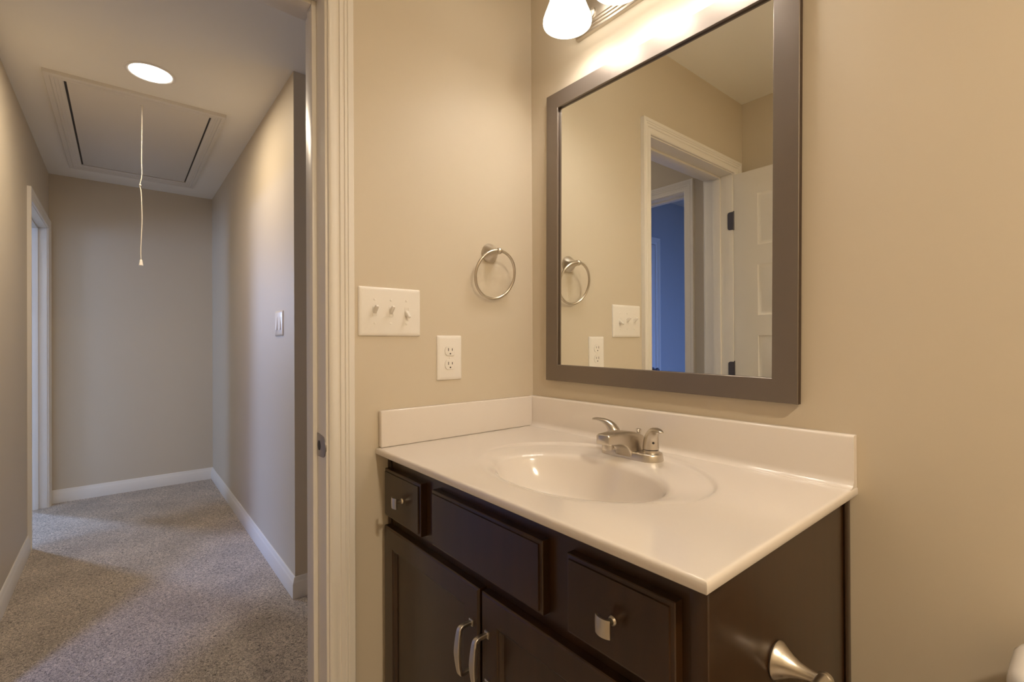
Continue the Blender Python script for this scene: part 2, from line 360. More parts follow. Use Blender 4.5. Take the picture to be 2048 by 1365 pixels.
# ------------------------------------------------------------------ baseboards
BAS = [(0, 0.0), (0.0135, 0.0), (0.0135, 0.066), (0.0125, 0.068), (0.0125, 0.0705), (0.0105, 0.0735), (0.0085, 0.082), (0.0070, 0.085), (0.0062, 0.0925), (0.0035, 0.0965), (0, 0.0970)]
def baseboard(name, pts, label):
    """pts: plan points on the wall line, offset to the left-hand side"""
    bm = bmesh.new(); P = [Vector((x, y, 0)) for x, y in pts]; rl = []
    for i, p in enumerate(P):
        ds = []
        if i > 0: ds.append((P[i]-P[i-1]).normalized())
        if i < len(P)-1: ds.append((P[i+1]-P[i]).normalized())
        ns = [Vector((-d.y, d.x, 0)) for d in ds]
        nn = sum(ns, Vector()).normalized(); sc = 1/max(0.3, nn.dot(ns[0]))
        rl.append([p + nn*sc*d + Vector((0, 0, z)) for d, z in BAS])
    rings(bm, rl)
    return struct(obj(name, bm, m_trim), label, 'baseboard')
CW = 0.0635
baseboard('baseboard_hall', [(HX1, HL), (HX1, HY), (HX0, HY), (HX0, 1.5)][::-1], 'white baseboard round the far end and right side of the hallway')
baseboard('baseboard_left', [(FR+CW, HL), (NL-CW, HL)], 'white baseboard on the left hallway wall between the bedroom doorways')
baseboard('baseboard_near', [(NR+CW, HL), (-0.15, HL)], 'short white baseboard beside the near bedroom doorway')
baseboard('baseboard_back', [(2.6, 0.0), (0.885, 0.0)], 'white baseboard behind the toilet')

# ------------------------------------------------------------------ hall: attic hatch, can light, switch
hx0, hx1, hy0, hy1 = -3.435, -1.885, -1.308, -0.577
ix0, ix1, iy0, iy1 = hx0+0.092, hx1-0.078, hy0+0.068, hy1-0.060
ah = thing('attic_hatch', 'attic access hatch with moulded frame and pull cord in the hallway ceiling', 'attic hatch', (-2.66, -0.94, ZC))
def ring_frame(bm, outer, inner, prof):
    """rectangular frame on the ceiling, prof = (fraction outer->inner, drop)"""
    rl = []
    for fr, d in prof:
        a = [o*(1-fr)+i*fr for o, i in zip(outer, inner)]
        rl.append([(a[0], a[2], ZC-d), (a[1], a[2], ZC-d), (a[1], a[3], ZC-d), (a[0], a[3], ZC-d)])
    rings(bm, rl, True, False, False)
bm = bmesh.new()
ring_frame(bm, (hx0, hx1, hy0, hy1), (ix0, ix1, iy0, iy1), [(0, 0.0), (0, 0.0165), (0.02, 0.018), (0.30, 0.018), (0.32, 0.0145), (0.36, 0.0145), (0.38, 0.017), (0.52, 0.0160), (0.54, 0.0125), (0.72, 0.012), (0.74, 0.0098), (0.92, 0.009), (1.0, 0.0065), (1.0, 0.0)])
obj('frame', bm, m_hatch, ah, ang=20)
bm = bmesh.new(); box(bm, ix0+0.012, ix1-0.004, iy0+0.010, iy1-0.009, ZC-0.0055, ZC-0.0002, 0.001)
obj('panel', bm, m_hatch, ah)
bm = bmesh.new(); box(bm, ix0, ix1, iy0, iy1, ZC-0.0008, ZC-0.0001)
obj('shadow_gap', bm, m_slot, ah)
cx, cy = -2.0335, -0.941
ctrl = [(cx, cy, ZC-0.004), (cx, cy-0.001, 2.30), (cx, cy-0.0025, 2.16), (cx+0.002, cy-0.002, 2.07), (cx-0.003, cy-0.0095, 2.018), (cx, cy-0.005, 1.985), (cx, cy-0.002, 1.90),
        (cx, cy-0.001, 1.83), (cx, cy-0.0045, 1.74), (cx, cy-0.0065, 1.665), (cx, cy-0.0055, 1.622)]
bm = bmesh.new(); pa = smooth_path(ctrl, 6); sweep(bm, pa, (0.0020, 0.0020), (1, 0, 0), 8)
rdg = obj('pull_cord', bm, m_cord, ah)
bm = bmesh.new(); lathe(bm, (cx-0.002, cy-0.0085, 2.011), (0, 0, 1), [(0, 0.001), (0.002, 0.004), (0.006, 0.0056), (0.010, 0.004), (0.012, 0.001)], 12); obj('knot', bm, m_cord, rdg)
bm = bmesh.new(); lathe(bm, (cx, cy-0.0055, 1.592), (0, 0, 1), [(0, 0.0085), (0.002, 0.0100), (0.004, 0.0092), (0.020, 0.0068), (0.029, 0.0052), (0.032, 0.003)], 16); obj('pull_handle', bm, m_plate, rdg)
bm = bmesh.new(); lathe(bm, (cx, cy, ZC-0.0075), (0, 0, 1), [(0, 0.0035), (0, 0.0075), (0.002, 0.0085)], 12); obj('cord_grommet', bm, m_hatch, ah)

rl_ = thing('recessed_light', 'lit round recessed light in the hallway ceiling', 'ceiling light', (-1.635, -0.92, ZC))
bm = bmesh.new(); lathe(bm, (-1.635, -0.92, ZC), (0, 0, -1), [(0, 0.098), (0.003, 0.097), (0.005, 0.092), (0.004, 0.084), (0.0005, 0.080), (0.0, 0.080)], 48, False, False); obj('trim_ring', bm, m_plate, rl_)
bm = bmesh.new(); lathe(bm, (-1.635, -0.92, ZC), (0, 0, -1), [(0.0008, 0.081), (0.004, 0.078), (0.007, 0.060), (0.008, 0.030), (0.0083, 0.0005)], 48, False, True); obj('lens', bm, m_lens, rl_)
rt = thing('recessed_light', 'lit round recessed light in the bathroom ceiling toward the tub', 'ceiling light', (2.05, -0.70, ZB))
bm = bmesh.new(); lathe(bm, (2.05, -0.70, ZB), (0, 0, -1), [(0, 0.098), (0.003, 0.097), (0.005, 0.092), (0.004, 0.084), (0.0005, 0.080), (0.0, 0.080)], 48, False, False); obj('trim_ring', bm, m_plate, rt)
bm = bmesh.new(); lathe(bm, (2.05, -0.70, ZB), (0, 0, -1), [(0.0008, 0.081), (0.004, 0.078), (0.007, 0.060), (0.0083, 0.0005)], 48, False, True); obj('lens', bm, m_lens, rt)

def plate_bm(w, h, t=0.006):
    """wall plate outline centred on the origin, in (u, z), d outward"""
    rl = []
    for ins, d in ((0, 0), (0, 0.0022), (0.0012, 0.0040), (0.004, 0.0054), (0.009, t)):
        r = max(0.0035-ins*0.3, 0.001); a, b = w/2-ins, h/2-ins; ring = []
        for (sx, sz, a0) in ((1, -1, -PI/2), (1, 1, 0), (-1, 1, PI/2), (-1, -1, PI)):
            for k in range(5):
                an = a0+PI/2*k/4; ring.append((sx*(a-r)+r*math.cos(an), sz*(b-r)+r*math.sin(an), d))
        rl.append(ring)
    return rl
def put(rl, f): return [[f(*p) for p in ring] for ring in rl]
# hall double switch on the right wall (faces -y)
sx, sz = -1.460, 1.279
hs = thing('light_switch', 'white double light switch on the right hallway wall', 'light switch', (sx, HY, sz))
FH = lambda u, z, d: (sx+u, HY-d, sz+z)
bm = bmesh.new(); rings(bm, put(plate_bm(0.150, 0.126, 0.007), FH)); obj('wall_plate', bm, m_plate, hs)
for u in (-0.033, 0.033):
    bm = bmesh.new(); rings(bm, put([[(u-0.0165, -0.033, 0.006), (u+0.0165, -0.033, 0.006), (u+0.0165, 0.033, 0.006), (u-0.0165, 0.033, 0.006)],
        [(u-0.0165, -0.033, 0.0115), (u+0.0165, -0.033, 0.0115), (u+0.0165, 0.033, 0.0075), (u-0.0165, 0.033, 0.0075)]], FH))
    obj('rocker', bm, m_plate, hs)

# ------------------------------------------------------------------ bathroom wall devices on the left wall (x = 0, face +x)
def dev(uc, zc): return lambda u, z, d: (d, uc+u, zc+z)
yc, zc = -0.4942, 1.2569
F = dev(yc, zc)
sw = thing('light_switch', 'white triple toggle light switch beside the bathroom doorway', 'light switch', (0, yc, zc))
bm = bmesh.new(); rings(bm, put(plate_bm(0.1700, 0.1240, 0.0062), F)); obj('wall_plate', bm, m_plate, sw)
for k, (u, up) in enumerate(((-0.0437, 1), (0.0, 1), (0.0437, -1))):
    bm = bmesh.new()
    rings(bm, put([[(u-0.0058, -0.0125, 0.0058), (u+0.0058, -0.0125, 0.0058), (u+0.0058, 0.0125, 0.0058), (u-0.0058, 0.0125, 0.0058)],
                   [(u-0.0058, -0.0125, 0.0072), (u+0.0058, -0.0125, 0.0072), (u+0.0058, 0.0125, 0.0072), (u-0.0058, 0.0125, 0.0072)],
                   [(u-0.0050, -0.0115, 0.0072), (u+0.0050, -0.0115, 0.0072), (u+0.0050, 0.0115, 0.0072), (u-0.0050, 0.0115, 0.0072)],
                   [(u-0.0050, -0.0115, 0.0050), (u+0.0050, -0.0115, 0.0050), (u+0.0050, 0.0115, 0.0050), (u-0.0050, 0.0115, 0.0050)]], F))
    pth = [(0.004, u, 0.0), (0.010, u, 0.004*up), (0.017, u, 0.009*up), (0.0215, u, 0.0125*up), (0.0225, u, 0.0135*up)]
    pth = [(d, yc+uu, zc+z) for d, uu, z in pth]
    sweep(bm, pth, [(0.0050, 0.0062), (0.0048, 0.0056), (0.0043, 0.0046), (0.0040, 0.0040), (0.0030, 0.0028)], (0, 1, 0), 16, 4.0)
    obj('toggle', bm, m_plate, sw)
    for z in (-0.030, 0.030):
        bm = bmesh.new(); lathe(bm, F(u, z, 0.0060), (1, 0, 0), [(0, 0.0032), (0.0010, 0.0030), (0.0014, 0.0018), (0.0014, 0.0002)], 14); obj('screw', bm, m_plate, sw)
yc, zc = -0.3177, 1.1350
F = dev(yc, zc)
ou = thing('wall_outlet', 'white duplex electrical outlet above the counter', 'outlet', (0, yc, zc))
bm = bmesh.new(); rings(bm, put(plate_bm(0.0805, 0.1240, 0.0062), F)); obj('wall_plate', bm, m_plate, ou)
for z in (0.0192, -0.0192):
    bm = bmesh.new(); ol = []
    for k in range(28):
        a = 2*PI*k/28; uu = 0.0172*math.cos(a); v = max(-0.0140, min(0.0140, 0.0172*math.sin(a))); ol.append((uu, z+v))
    rings(bm, put([[(a, b, d) for a, b in ol] for d in (0.0058, 0.0078)] + [[(a*0.96, z+(b-z)*0.96, 0.0084) for a, b in ol]], F))
    rc = obj('receptacle', bm, m_plate, ou)
    for uu, hh in ((-0.0062, 0.0042), (0.0062, 0.0034)):
        bm = bmesh.new(); p = F(uu, z+0.0035, 0.0085); box(bm, p[0]-0.001, p[0]+0.0002, p[1]-0.0010, p[1]+0.0010, p[2]-hh, p[2]+hh); obj('slot', bm, m_slot, rc)
    bm = bmesh.new(); lathe(bm, F(0.0, z-0.0080, 0.0076), (1, 0, 0), [(0, 0.0022), (0.0011, 0.0022)], 12); obj('ground_hole', bm, m_slot, rc)
bm = bmesh.new(); lathe(bm, F(0, 0, 0.0058), (1, 0, 0), [(0, 0.0030), (0.0012, 0.0028), (0.0016, 0.0010)], 14); obj('screw', bm, m_plate, ou)

# towel ring
ty, tz = -0.1745, 1.4455
tr = thing('towel_ring', 'brushed nickel towel ring on the wall above the counter', 'towel ring', (0, ty, tz))
bm = bmesh.new(); lathe(bm, (0, ty, tz), (1, 0, 0), [(0, 0.0275), (0.003, 0.0288), (0.006, 0.0280), (0.011, 0.0245), (0.018, 0.0190), (0.026, 0.0140), (0.034, 0.0105), (0.041, 0.0088), (0.046, 0.0084)], 36); obj('post', bm, m_nick, tr)
bm = bmesh.new(); bmesh.ops.create_uvsphere(bm, u_segments=24, v_segments=16, radius=0.0098, matrix=Matrix.Translation((0.0490, ty, tz))); obj('ball_end', bm, m_nick, tr)
bm = bmesh.new(); R_ = 0.0715; rl = []
lean = math.asin(0.036/(2*R_)); up = Vector((math.sin(lean), 0, math.cos(lean))); nrm = Vector((math.cos(lean), 0, -math.sin(lean)))
oc = Vector((0.0490, ty, tz)) - up*(R_-0.001); nseg = 72
for i in range(nseg):
    a = 2*PI*i/nseg; d = Vector((0, math.cos(a), 0)) + up*math.sin(a); c0 = oc + d*R_
    rl.append([c0 + d*0.0041*math.cos(2*PI*k/12) + nrm*0.0041*math.sin(2*PI*k/12) for k in range(12)])
vr = rings(bm, rl + [], True, False, False)
for k in range(12):
    j = (k+1) % 12; bm.faces.new((vr[-1][k], vr[-1][j], vr[0][j], vr[0][k]))
obj('ring', bm, m_nick, tr)

# ------------------------------------------------------------------ mirror (hangs a touch clockwise)
mcx, mcz, MW, MH = 0.4365, 1.4930, 0.711, 0.872
mi = thing('wall_mirror', 'large framed mirror hanging above the vanity', 'mirror', (mcx, 0.0, mcz)); mi.rotation_euler = (0, 0.0108, -0.0037)
bm = bmesh.new(); a, b, fw = MW/2, MH/2, 0.0485
def rr(ia, d): return [(mcx-a+ia, -d, mcz-b+ia), (mcx+a-ia, -d, mcz-b+ia), (mcx+a-ia, -d, mcz+b-ia), (mcx-a+ia, -d, mcz+b-ia)]
vr = rings(bm, [rr(0.006, 0.0016), rr(0, 0.0016), rr(0, 0.0150), rr(0.0012, 0.0165), rr(fw-0.001, 0.0165), rr(fw, 0.0155), rr(fw, 0.0108), rr(fw, 0.0020)], True, False, False)
bm.faces.ensure_lookup_table()
for f in bm.faces:
    c = f.calc_center_median(); f.material_index = 0 if (c.y < -0.0152 or (c.y < -0.0110 and abs(c.x-mcx) < a-0.01 and abs(c.z-mcz) < b-0.01)) else 1  # deep half of inner lip coloured dark, standing for the shaded gap at the glass
obj('frame', bm, [m_frame, m_fside], mi, ang=20)
bm = bmesh.new(); box(bm, mcx-a+fw-0.001, mcx+a-fw+0.001, -0.0068, -0.0020, mcz-b+fw-0.001, mcz+b-fw+0.001)
obj('mirror_glass', bm, m_mir, mi)

# ------------------------------------------------------------------ vanity light
vl = thing('vanity_light', 'three shade vanity light bar above the mirror', 'wall light', (0.446, 0, 2.05))
bm = bmesh.new()
pr = [(0.0, 2.049), (0.011, 2.049), (0.0125, 2.0505), (0.0125, 2.0565), (0.0165, 2.058), (0.0165, 2.0635), (0.020, 2.065), (0.020, 2.0705), (0.0235, 2.072)]
pr = pr + [(d, 2*2.1045-z) for d, z in reversed(pr)]
def lb(ins): return [(d, z) for d, z in pr]
rings(bm, [[(x, -d, z) for d, z in pr] for x in (0.207, 0.685)]); obj('back_plate', bm, m_nick, vl)
for x in SHX:
    bm = bmesh.new()
    pa = smooth_path([(x, -0.0215, 2.088), (x, -0.036, 2.075), (x, -0.052, 2.074), (x, -0.068, 2.092), (x, -0.076, 2.130), (x, -0.086, 2.168), (x, -0.104, 2.184), (x, SHY, 2.176)], 5)
    sweep(bm, pa, (0.0045, 0.0045), (1, 0, 0), 12)
    bmesh.ops.create_uvsphere(bm, u_segments=12, v_segments=8, radius=0.0065, matrix=Matrix.Translation((x, -0.040, 2.069)))
    lathe(bm, (x, -0.0235, 2.088), (0, -1, 0), [(0, 0.015), (0.004, 0.014), (0.008, 0.006)], 20)
    lathe(bm, (x, SHY, 2.140), (0, 0, 1), [(0, 0.031), (0.006, 0.031), (0.012, 0.022), (0.034, 0.018), (0.040, 0.006)], 24)
    arm = obj('arm', bm, m_nick, vl)
    bm = bmesh.new()
    po = [(2.146, 0.0270), (2.135, 0.0320), (2.115, 0.0378), (2.090, 0.0425), (2.070, 0.0478), (2.052, 0.0545), (2.038, 0.0600), (2.028, 0.0632), (2.021, 0.0640), (2.017, 0.0630)]
    prof = po + [(z, r-0.0035) for z, r in reversed(po)]
    lathe(bm, (x, SHY, 0), (0, 0, 1), prof, 40, False, False)
    obj('shade', bm, m_shade, vl, ang=60)

# ------------------------------------------------------------------ vanity top with integral bowl
ZT, WV, DV, HSP, TSP = 0.9126, 0.8794, 0.5352, 0.0936, 0.0172
vt = thing('sink_counter', 'cream sink counter with integral oval sink and backsplash', 'counter', (0.44, -0.27, ZT-0.016))
X0, X1, Y0, Y1 = 0.001, WV, -DV, -0.0005
BX = 0.464
prof = [ # (a, b, cy, z) from the drain outward
    (0.022, 0.022, -0.288, 0.786), (0.060, 0.052, -0.290, 0.789), (0.100, 0.078, -0.296, 0.799), (0.135, 0.098, -0.300, 0.816), (0.160, 0.112, -0.303, 0.836), (0.178, 0.122, -0.304, 0.859),
    (0.189, 0.1285, -0.305, 0.879), (0.1945, 0.132, -0.305, 0.891), (0.198, 0.135, -0.305, 0.8975), (0.2025, 0.139, -0.3045, 0.9015), (0.208, 0.1435, -0.304, 0.9038),
    (0.216, 0.150, -0.302, 0.9050), (0.238, 0.170, -0.294, 0.9062), (0.258, 0.197, -0.279, 0.9066), (0.2635, 0.2045, -0.2750, 0.9072), (0.2668, 0.2082, -0.2735, 0.9088), (0.2695, 0.2112, -0.2727, 0.9112), (0.2730, 0.2145, -0.2722, ZT), (0.2790, 0.2190, -0.2722, ZT)]
ocy = -0.2722
angs = [2*PI*k/128 for k in range(128)]
for cxr, cyr in ((X0, Y0), (X1, Y0), (X1, Y1), (X0, Y1)): angs.append(math.atan2(cyr-ocy, cxr-BX) % (2*PI))
angs = sorted(set(round(a, 6) for a in angs))
def rect_pt(a, ins):
    x0, x1, y0, y1 = X0+ins, X1-ins, Y0+ins, Y1-ins; dx, dy = math.cos(a), math.sin(a); t = 1e9
    if dx > 1e-9: t = min(t, (X1-BX)/dx)
    if dx < -1e-9: t = min(t, (X0-BX)/dx)
    if dy > 1e-9: t = min(t, (Y1-ocy)/dy)
    if dy < -1e-9: t = min(t, (Y0-ocy)/dy)
    return (min(max(BX+dx*t, x0), x1), min(max(ocy+dy*t, y0), y1))
rl = []
for (pa_, pb_, pcy, pz) in prof:
    ring = []
    for a in angs:
        # same polar direction as the rectangle ray, mapped on the ellipse
        k = 1/math.sqrt((math.cos(a)/pa_)**2 + (math.sin(a)/pb_)**2)
        w = min(max((math.sin(a)+0.30)/0.65, 0), 1); w = w*w*(3-2*w)
        z = pz
        if pa_ > 0.2075:
            t = min((pa_-0.2075)/0.045, 1.0); z = pz*w + (ZT - 0.0088*(1-t)**2.2)*(1-w)
        ring.append((BX+math.cos(a)*k, pcy+math.sin(a)*k, z))
    rl.append(ring)
for ins, z in ((0.0075, ZT), (0.0045, ZT), (0.0022, ZT-0.0006), (0.0006, ZT-0.0022), (0.0, ZT-0.0045), (0.0, ZT-0.0142), (0.0016, ZT-0.0160), (0.03, ZT-0.0160)):
    rl.append([(*rect_pt(a, ins), z) for a in angs])
bm = bmesh.new(); rings(bm, rl, True, True, False)
ct = obj('deck', bm, m_top, vt, ang=50)
bm = bmesh.new()
pr = [(0.0005, ZT-0.001), (0.034, ZT-0.001), (0.034, ZT+0.0002)]
for k in range(7):
    a = PI/2*k/6; pr.append((TSP+0.015*(1-math.sin(a)), ZT+0.0002+0.015*(1-math.cos(a))))
pr += [(TSP, ZT+HSP-0.005), (TSP-0.0012, ZT+HSP-0.0018), (TSP-0.004, ZT+HSP), (0.0005, ZT+HSP)]
rings(bm, [[(x, -d, z) for d, z in pr] for x in (X0, WV-0.0015)]); obj('back_splash', bm, m_top, vt, ang=40)
bm = bmesh.new(); box(bm, 0.0005, TSP, -0.5275, -TSP-0.0005, ZT+0.0003, ZT+HSP, 0.0035, 3); obj('side_splash', bm, m_top, vt, ang=40)
bm = bmesh.new(); lathe(bm, (BX, -0.288, 0.7855), (0, 0, 1), [(0, 0.022), (0.0022, 0.022), (0.003, 0.018), (0.0022, 0.015), (0.0045, 0.012), (0.006, 0.0005)], 28); obj('drain', bm, m_nick, vt)

# ------------------------------------------------------------------ faucet
fx, fy, fz = 0.4550, -0.0920, 0.9058
fa = thing('faucet', 'brushed nickel two handle faucet behind the sink bowl', 'faucet', (fx, fy, fz))
def stadium(hw, hd, z, n=20, dy=-0.0035):
    out = []
    for s, c0 in ((1, hw-hd), (-1, -(hw-hd))):
        for k in range(n+1):
            a = -PI/2 + PI*k/n if s > 0 else PI/2 + PI*k/n
            out.append((fx+c0+hd*math.cos(a), fy+dy+hd*math.sin(a), z))
    return out
bm = bmesh.new(); rings(bm, [stadium(hw, hd, fz+h) for hw, hd, h in ((0.0810, 0.0315, 0.0004), (0.0810, 0.0315, 0.003), (0.0790, 0.0295, 0.013), (0.0780, 0.0285, 0.0160), (0.0762, 0.0265, 0.0176), (0.0700, 0.0210, 0.0180))])
obj('base', bm, m_nick, fa, ang=45)
secs = [(-0.0565, 0.000, 0.018, 0.018), (-0.060, 0.000, 0.030, 0.023), (-0.068, 0.000, 0.043, 0.0258), (-0.080, 0.000, 0.0520, 0.0268), (-0.095, 0.0005, 0.0585, 0.0268), (-0.110, 0.0005, 0.0615, 0.0258), (-0.1245, 0.0010, 0.0638, 0.0248),
        (-0.1285, 0.010, 0.0643, 0.0242), (-0.1335, 0.0205, 0.0648, 0.0236), (-0.1400, 0.0290, 0.0652, 0.0228), (-0.150, 0.0350, 0.0655, 0.0220), (-0.166, 0.0385, 0.0655, 0.0212), (-0.186, 0.0400, 0.0650, 0.0206), (-0.1965, 0.0408, 0.0640, 0.0200), (-0.2000, 0.0414, 0.0632, 0.0194), (-0.2013, 0.0426, 0.0618, 0.0182)]
rl = []
for y, za, zb, hw in secs:
    zc_, hh = (za+zb)/2, (zb-za)/2; ring = []
    for k in range(48):
        a = 2*PI*k/48; ca, sa = math.cos(a), math.sin(a); p = 7.0
        tw = 1.0 - 0.13*(sa*0.5+0.5)
        ring.append((fx+hw*tw*math.copysign(abs(ca)**(2/p), ca), y, fz+zc_+hh*math.copysign(abs(sa)**(2/p), sa)))
    rl.append(ring)
bm = bmesh.new(); rings(bm, rl); obj('spout', bm, m_nick, fa, ang=50)
bm = bmesh.new(); lathe(bm, (fx, -0.184, fz+0.0285), (0, 0, 1), [(0, 0.009), (0, 0.0115), (0.002, 0.0122), (0.012, 0.0122)], 24); obj('aerator', bm, m_nick, fa)
bm = bmesh.new(); lathe(bm, (fx, -0.0665, fz+0.018), (0, 0, 1), [(0, 0.0018), (0.028, 0.0020), (0.032, 0.0034), (0.040, 0.0062), (0.0425, 0.0062), (0.0440, 0.004)], 16); obj('lift_rod', bm, m_nick, fa)
def lever(hx, dirv, ln=1.0):
    d = Vector((*dirv, 0)).normalized(); o = Vector((hx, fy, fz))
    bm = bmesh.new(); lathe(bm, o, (0, 0, 1), [(0.0165, 0.0190), (0.019, 0.0182), (0.0235, 0.0178)], 28)
    q = obj('handle_base', bm, m_nick, fa)
    bm = bmesh.new(); lathe(bm, o, (0, 0, 1), [(0.0222, 0.0172), (0.0262, 0.0172)], 28); obj('seam', bm, m_nickd, q)
    bm = bmesh.new()
    path = [(0, 0.0250), (0, 0.0285), (0.0010, 0.038), (0.0040, 0.049), (0.0100, 0.0595), (0.0200, 0.0680), (0.0330, 0.0735), (0.0470, 0.0760), (0.0610, 0.0762), (0.0690, 0.0752), (0.0715, 0.0748)]
    size = [(0.0178, 0.0178), (0.0180, 0.0180), (0.0172, 0.0170), (0.0158, 0.0150), (0.0140, 0.0122), (0.0120, 0.0090), (0.0100, 0.0062), (0.0084, 0.0044), (0.0074, 0.0034), (0.0056, 0.0026), (0.0022, 0.0012)]
    pts = smooth_path([o + d*u*ln + Vector((0, 0, z)) for u, z in path], 4)
    ss = []
    for i in range(len(size)-1):
        for j in range(4):
            t = j/4; ss.append(tuple(a_*(1-t)+b_*t for a_, b_ in zip(size[i], size[i+1])))
    ss.append(size[-1])
    sweep(bm, pts, ss, (-d.y, d.x, 0), 24, 2.3)
    h = obj('handle', bm, m_nick, fa, ang=60)
    bm = bmesh.new(); lathe(bm, o + d*0.0172 + Vector((0, 0, 0.0420)), (d.x, d.y, 0.0), [(-0.002, 0.0027), (0.0016, 0.0027)], 14); obj('set_screw', bm, m_nickd, h)
lever(fx+0.0508, (0.80, -0.62)); lever(fx-0.0508, (-1.0, -0.15), 0.90)

# ------------------------------------------------------------------ vanity cabinet
vc = thing('vanity_cabinet', 'espresso brown vanity cabinet under the cream top', 'cabinet', (0.43, -0.26, 0))
CX1, FY, DF = 0.862, -0.500, -0.520
ZCB = ZT-0.0165
bm = bmesh.new()
box(bm, 0.002, CX1, FY, -0.002, 0.10, 0.7)      # carcass below the bowl
box(bm, 0.002, CX1, FY+0.060, -0.03, 0.0, 0.10)
box(bm, 0.002, 0.018, FY, -0.002, 0.7, ZCB); box(bm, CX1-0.018, CX1, FY, -0.002, 0.7, ZCB)
box(bm, 0.018, CX1-0.018, FY, FY+0.02, 0.7, ZCB); box(bm, 0.018, CX1-0.018, -0.012, -0.002, 0.7, ZCB)
obj('carcass', bm, m_cab, vc)
for u0, u1 in ((CX1-0.022, CX1+0.0004), (0.002, 0.020)):
    bm = bmesh.new(); box(bm, u0, u1, FY-0.003, FY+0.002, 0.10, ZCB, 0.001); obj('face_stile', bm, m_cab, vc)
bm = bmesh.new(); box(bm, CX1, CX1+0.006, -0.022, -0.002, 0.0, ZCB, 0.0025); obj('scribe_moulding', bm, m_cab, vc)
def slab(x0, x1, z0, z1):
    bm = bmesh.new(); c = 0.006
    rl = [[(x0+i, y, z0+i), (x1-i, y, z0+i), (x1-i, y, z1-i), (x0+i, y, z1-i)] for i, y in ((0, FY-0.0004), (0, DF+0.0052), (0.0012, DF+0.0038), (c, DF+0.0028), (c+0.0006, DF), )]
    rings(bm, rl); return bm
def knob(px, pz, parent):
    bm = bmesh.new(); n = 10; w = 0.0126; rl = []
    def pt(u, v, back):
        y = -0.0215 - 0.0040*(1-(u/w)**2) + 0.0006*(v/w)**2 + (0.0038 if back else 0)
        k = 1.0 if not back else 0.94
        return (px+u*k, DF+y, pz+v*k*0.98)
    fr = [[bm.verts.new(pt(-w+2*w*i/n, -w+2*w*j/n, False)) for i in range(n+1)] for j in range(n+1)]
    bk = [[bm.verts.new(pt(-w+2*w*i/n, -w+2*w*j/n, True)) for i in range(n+1)] for j in range(n+1)]
    for j in range(n):
        for i in range(n):
            bm.faces.new((fr[j][i], fr[j][i+1], fr[j+1][i+1], fr[j+1][i])); bm.faces.new((bk[j][i], bk[j+1][i], bk[j+1][i+1], bk[j][i+1]))
    for i in range(n):
        bm.faces.new((fr[0][i], bk[0][i], bk[0][i+1], fr[0][i+1])); bm.faces.new((fr[n][i], fr[n][i+1], bk[n][i+1], bk[n][i]))
        bm.faces.new((fr[i][0], fr[i+1][0], bk[i+1][0], bk[i][0])); bm.faces.new((fr[i][n], bk[i][n], bk[i+1][n], fr[i+1][n]))
    lathe(bm, (px, DF+0.0006, pz), (0, -1, 0), [(0, 0.0068), (0.002, 0.0064), (0.004, 0.0048), (0.014, 0.0046), (0.021, 0.0075), (0.0235, 0.0075)], 18)
    obj('knob', bm, m_nick, parent)
DZ0, DZ1 = 0.7430, 0.8615
for x0, x1, nm, kx in ((0.0150, 0.1985, 'drawer', 0.1155), (0.2485, 0.5950, 'false_front', None), (0.6480, 0.8285, 'drawer', 0.7365)):
    o = obj(nm, slab(x0, x1, DZ0, DZ1), m_cab, vc, ang=20)
    if kx: knob(kx, 0.8040 if kx < 0.4 else 0.8005, o)
def door(x0, x1, z0, z1, hx):
    bm = bmesh.new(); st = 0.046
    L = [(0, FY-0.0004), (0, DF+0.0040), (0.0012, DF+0.0018), (0.004, DF), (st, DF), (st+0.003, DF+0.0022), (st+0.006, DF+0.0022), (st+0.0105, DF+0.0088), (st+0.013, DF+0.0090)]
    rings(bm, [[(x0+i, y, z0+i), (x1-i, y, z0+i), (x1-i, y, z1-i), (x0+i, y, z1-i)] for i, y in L])
    d = obj('cabinet_door', bm, m_cab, vc, ang=20)
    zt, zb = 0.6485, 0.5605; zm = (zt+zb)/2
    pth = [(hx, DF+0.0005, zt), (hx, DF-0.010, zt), (hx, DF-0.020, zt-0.0002), (hx, DF-0.0265, zt-0.0030), (hx, DF-0.0290, zt-0.0105), (hx, DF-0.0315, zt-0.026), (hx, DF-0.0330, zm)]
    sz = [(0.0042, 0.0040), (0.0040, 0.0038), (0.0044, 0.0038), (0.0054, 0.0036), (0.0064, 0.0034), (0.0078, 0.0032), (0.0086, 0.0031)]
    full = pth + [(x, y, 2*zm-z) for x, y, z in reversed(pth[:-1])]; fs = sz + list(reversed(sz[:-1]))
    pts = smooth_path(full, 4); ss = []
    for i in range(len(fs)-1):
        for j in range(4):
            t = j/4; ss.append(tuple(a_*(1-t)+b_*t for a_, b_ in zip(fs[i], fs[i+1])))
    ss.append(fs[-1])
    bm = bmesh.new(); sweep(bm, pts, ss, (1, 0, 0), 16, 5.0)
    for zz in (zt, zb): box(bm, hx-0.0062, hx+0.0062, DF-0.0028, DF+0.0008, zz-0.0062, zz+0.0062, 0.0008)
    obj('handle', bm, m_nick, d, ang=40)
door(0.0150, 0.4235, 0.125, 0.7185, 0.4025); door(0.4325, 0.8285, 0.125, 0.7185, 0.4520)

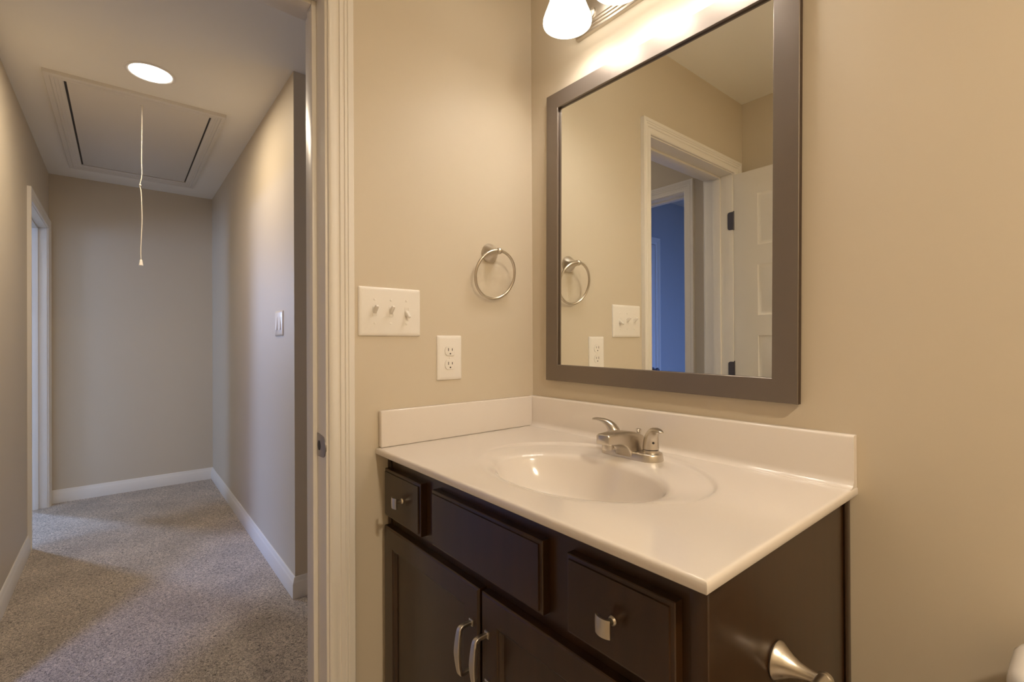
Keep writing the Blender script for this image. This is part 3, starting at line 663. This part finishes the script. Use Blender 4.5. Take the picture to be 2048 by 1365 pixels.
# ------------------------------------------------------------------ toilet paper holder on the cabinet side
py, pz = -0.3150, 0.7255
tp = thing('toilet_paper_holder', 'brushed nickel toilet paper holder on the side of the vanity cabinet', 'toilet paper holder', (CX1, py, pz))
bm = bmesh.new(); lathe(bm, (CX1+0.0003, py, pz), (1, 0, 0), [(0, 0.0255), (0.0025, 0.0265), (0.005, 0.0258), (0.012, 0.0205), (0.020, 0.0150), (0.030, 0.0105), (0.042, 0.0080), (0.052, 0.0074), (0.060, 0.0074)], 36); obj('post', bm, m_nick, tp)
bm = bmesh.new(); lathe(bm, (CX1+0.060, py+0.014, pz), (0, -1, 0), [(0, 0.0005), (0.0012, 0.0060), (0.004, 0.0092), (0.008, 0.0108), (0.012, 0.0110), (0.0125, 0.0100), (0.150, 0.0100), (0.151, 0.0118), (0.160, 0.0118), (0.163, 0.006)], 28); obj('arm', bm, m_nick, tp)

# ------------------------------------------------------------------ toilet (only the tank lid's corner is in view)
tx0, tx1 = 1.076, 1.548; tcx = (tx0+tx1)/2; LZ = 0.720
to = thing('toilet', 'white toilet tank lid at the right edge beside the vanity', 'toilet', (tcx, -0.36, 0))
def rrect(x0, x1, y0, y1, r, z, n=8):
    out = []
    for cx_, cy_, a0 in ((x1-r, y0+r, -PI/2), (x1-r, y1-r, 0), (x0+r, y1-r, PI/2), (x0+r, y0+r, PI)):
        for k in range(n+1): a = a0+PI/2*k/n; out.append((cx_+r*math.cos(a), cy_+r*math.sin(a), z))
    return out
def rbox(bm, x0, x1, y0, y1, r, prof):
    rings(bm, [rrect(x0+i, x1-i, y0+i, y1-i, max(r-i, 0.004), z) for i, z in prof])
bm = bmesh.new(); rbox(bm, tx0, tx1, -0.195, -0.020, 0.058, [(0.018, LZ-0.004), (0.005, LZ-0.001), (0.001, LZ+0.006), (0.0, LZ+0.016), (0.002, LZ+0.026), (0.008, LZ+0.034), (0.018, LZ+0.039), (0.045, LZ+0.042)]); obj('tank_lid', bm, m_porc, to, ang=60)
bm = bmesh.new(); rbox(bm, tx0+0.020, tx1-0.020, -0.182, -0.024, 0.045, [(0.045, 0.40), (0.032, 0.42), (0.015, 0.55), (0.0, LZ-0.003)]); obj('tank', bm, m_porc, to, ang=60)
bm = bmesh.new(); rl = []
for sx_, sy_, yy, z in ((0.105, 0.24, -0.40, 0.0), (0.105, 0.24, -0.40, 0.03), (0.095, 0.215, -0.40, 0.12), (0.110, 0.215, -0.41, 0.22), (0.160, 0.235, -0.44, 0.33), (0.180, 0.245, -0.455, 0.385), (0.182, 0.247, -0.455, 0.40), (0.15, 0.215, -0.455, 0.401), (0.13, 0.19, -0.455, 0.34), (0.06, 0.09, -0.43, 0.24)):
    rl.append([(tcx+sx_*math.cos(2*PI*k/40), yy+sy_*math.sin(2*PI*k/40), z) for k in range(40)])
rings(bm, rl)
box(bm, tcx-0.10, tcx+0.10, -0.27, -0.03, 0.25, 0.402, 0.02); obj('bowl', bm, m_porc, to, ang=60)
bm = bmesh.new(); rings(bm, [[(tcx+(0.186-i)*math.cos(2*PI*k/40), -0.455+(0.25-i)*math.sin(2*PI*k/40), z) for k in range(40)] for i, z in ((0.004, 0.403), (0, 0.41), (0.0, 0.425), (0.006, 0.436), (0.03, 0.441))]); obj('seat', bm, m_porc, to, ang=60)
bm = bmesh.new(); lathe(bm, (tx0+0.075, -0.181, LZ-0.055), (0, -1, 0), [(0, 0.012), (0.006, 0.011), (0.010, 0.006), (0.014, 0.006)], 16); sweep(bm, [(tx0+0.075, -0.194, LZ-0.055), (tx0+0.105, -0.195, LZ-0.058), (tx0+0.145, -0.195, LZ-0.063)], [(0.006, 0.006), (0.006, 0.004), (0.007, 0.004)], (0, 0, 1), 12); obj('flush_lever', bm, m_nick, to)
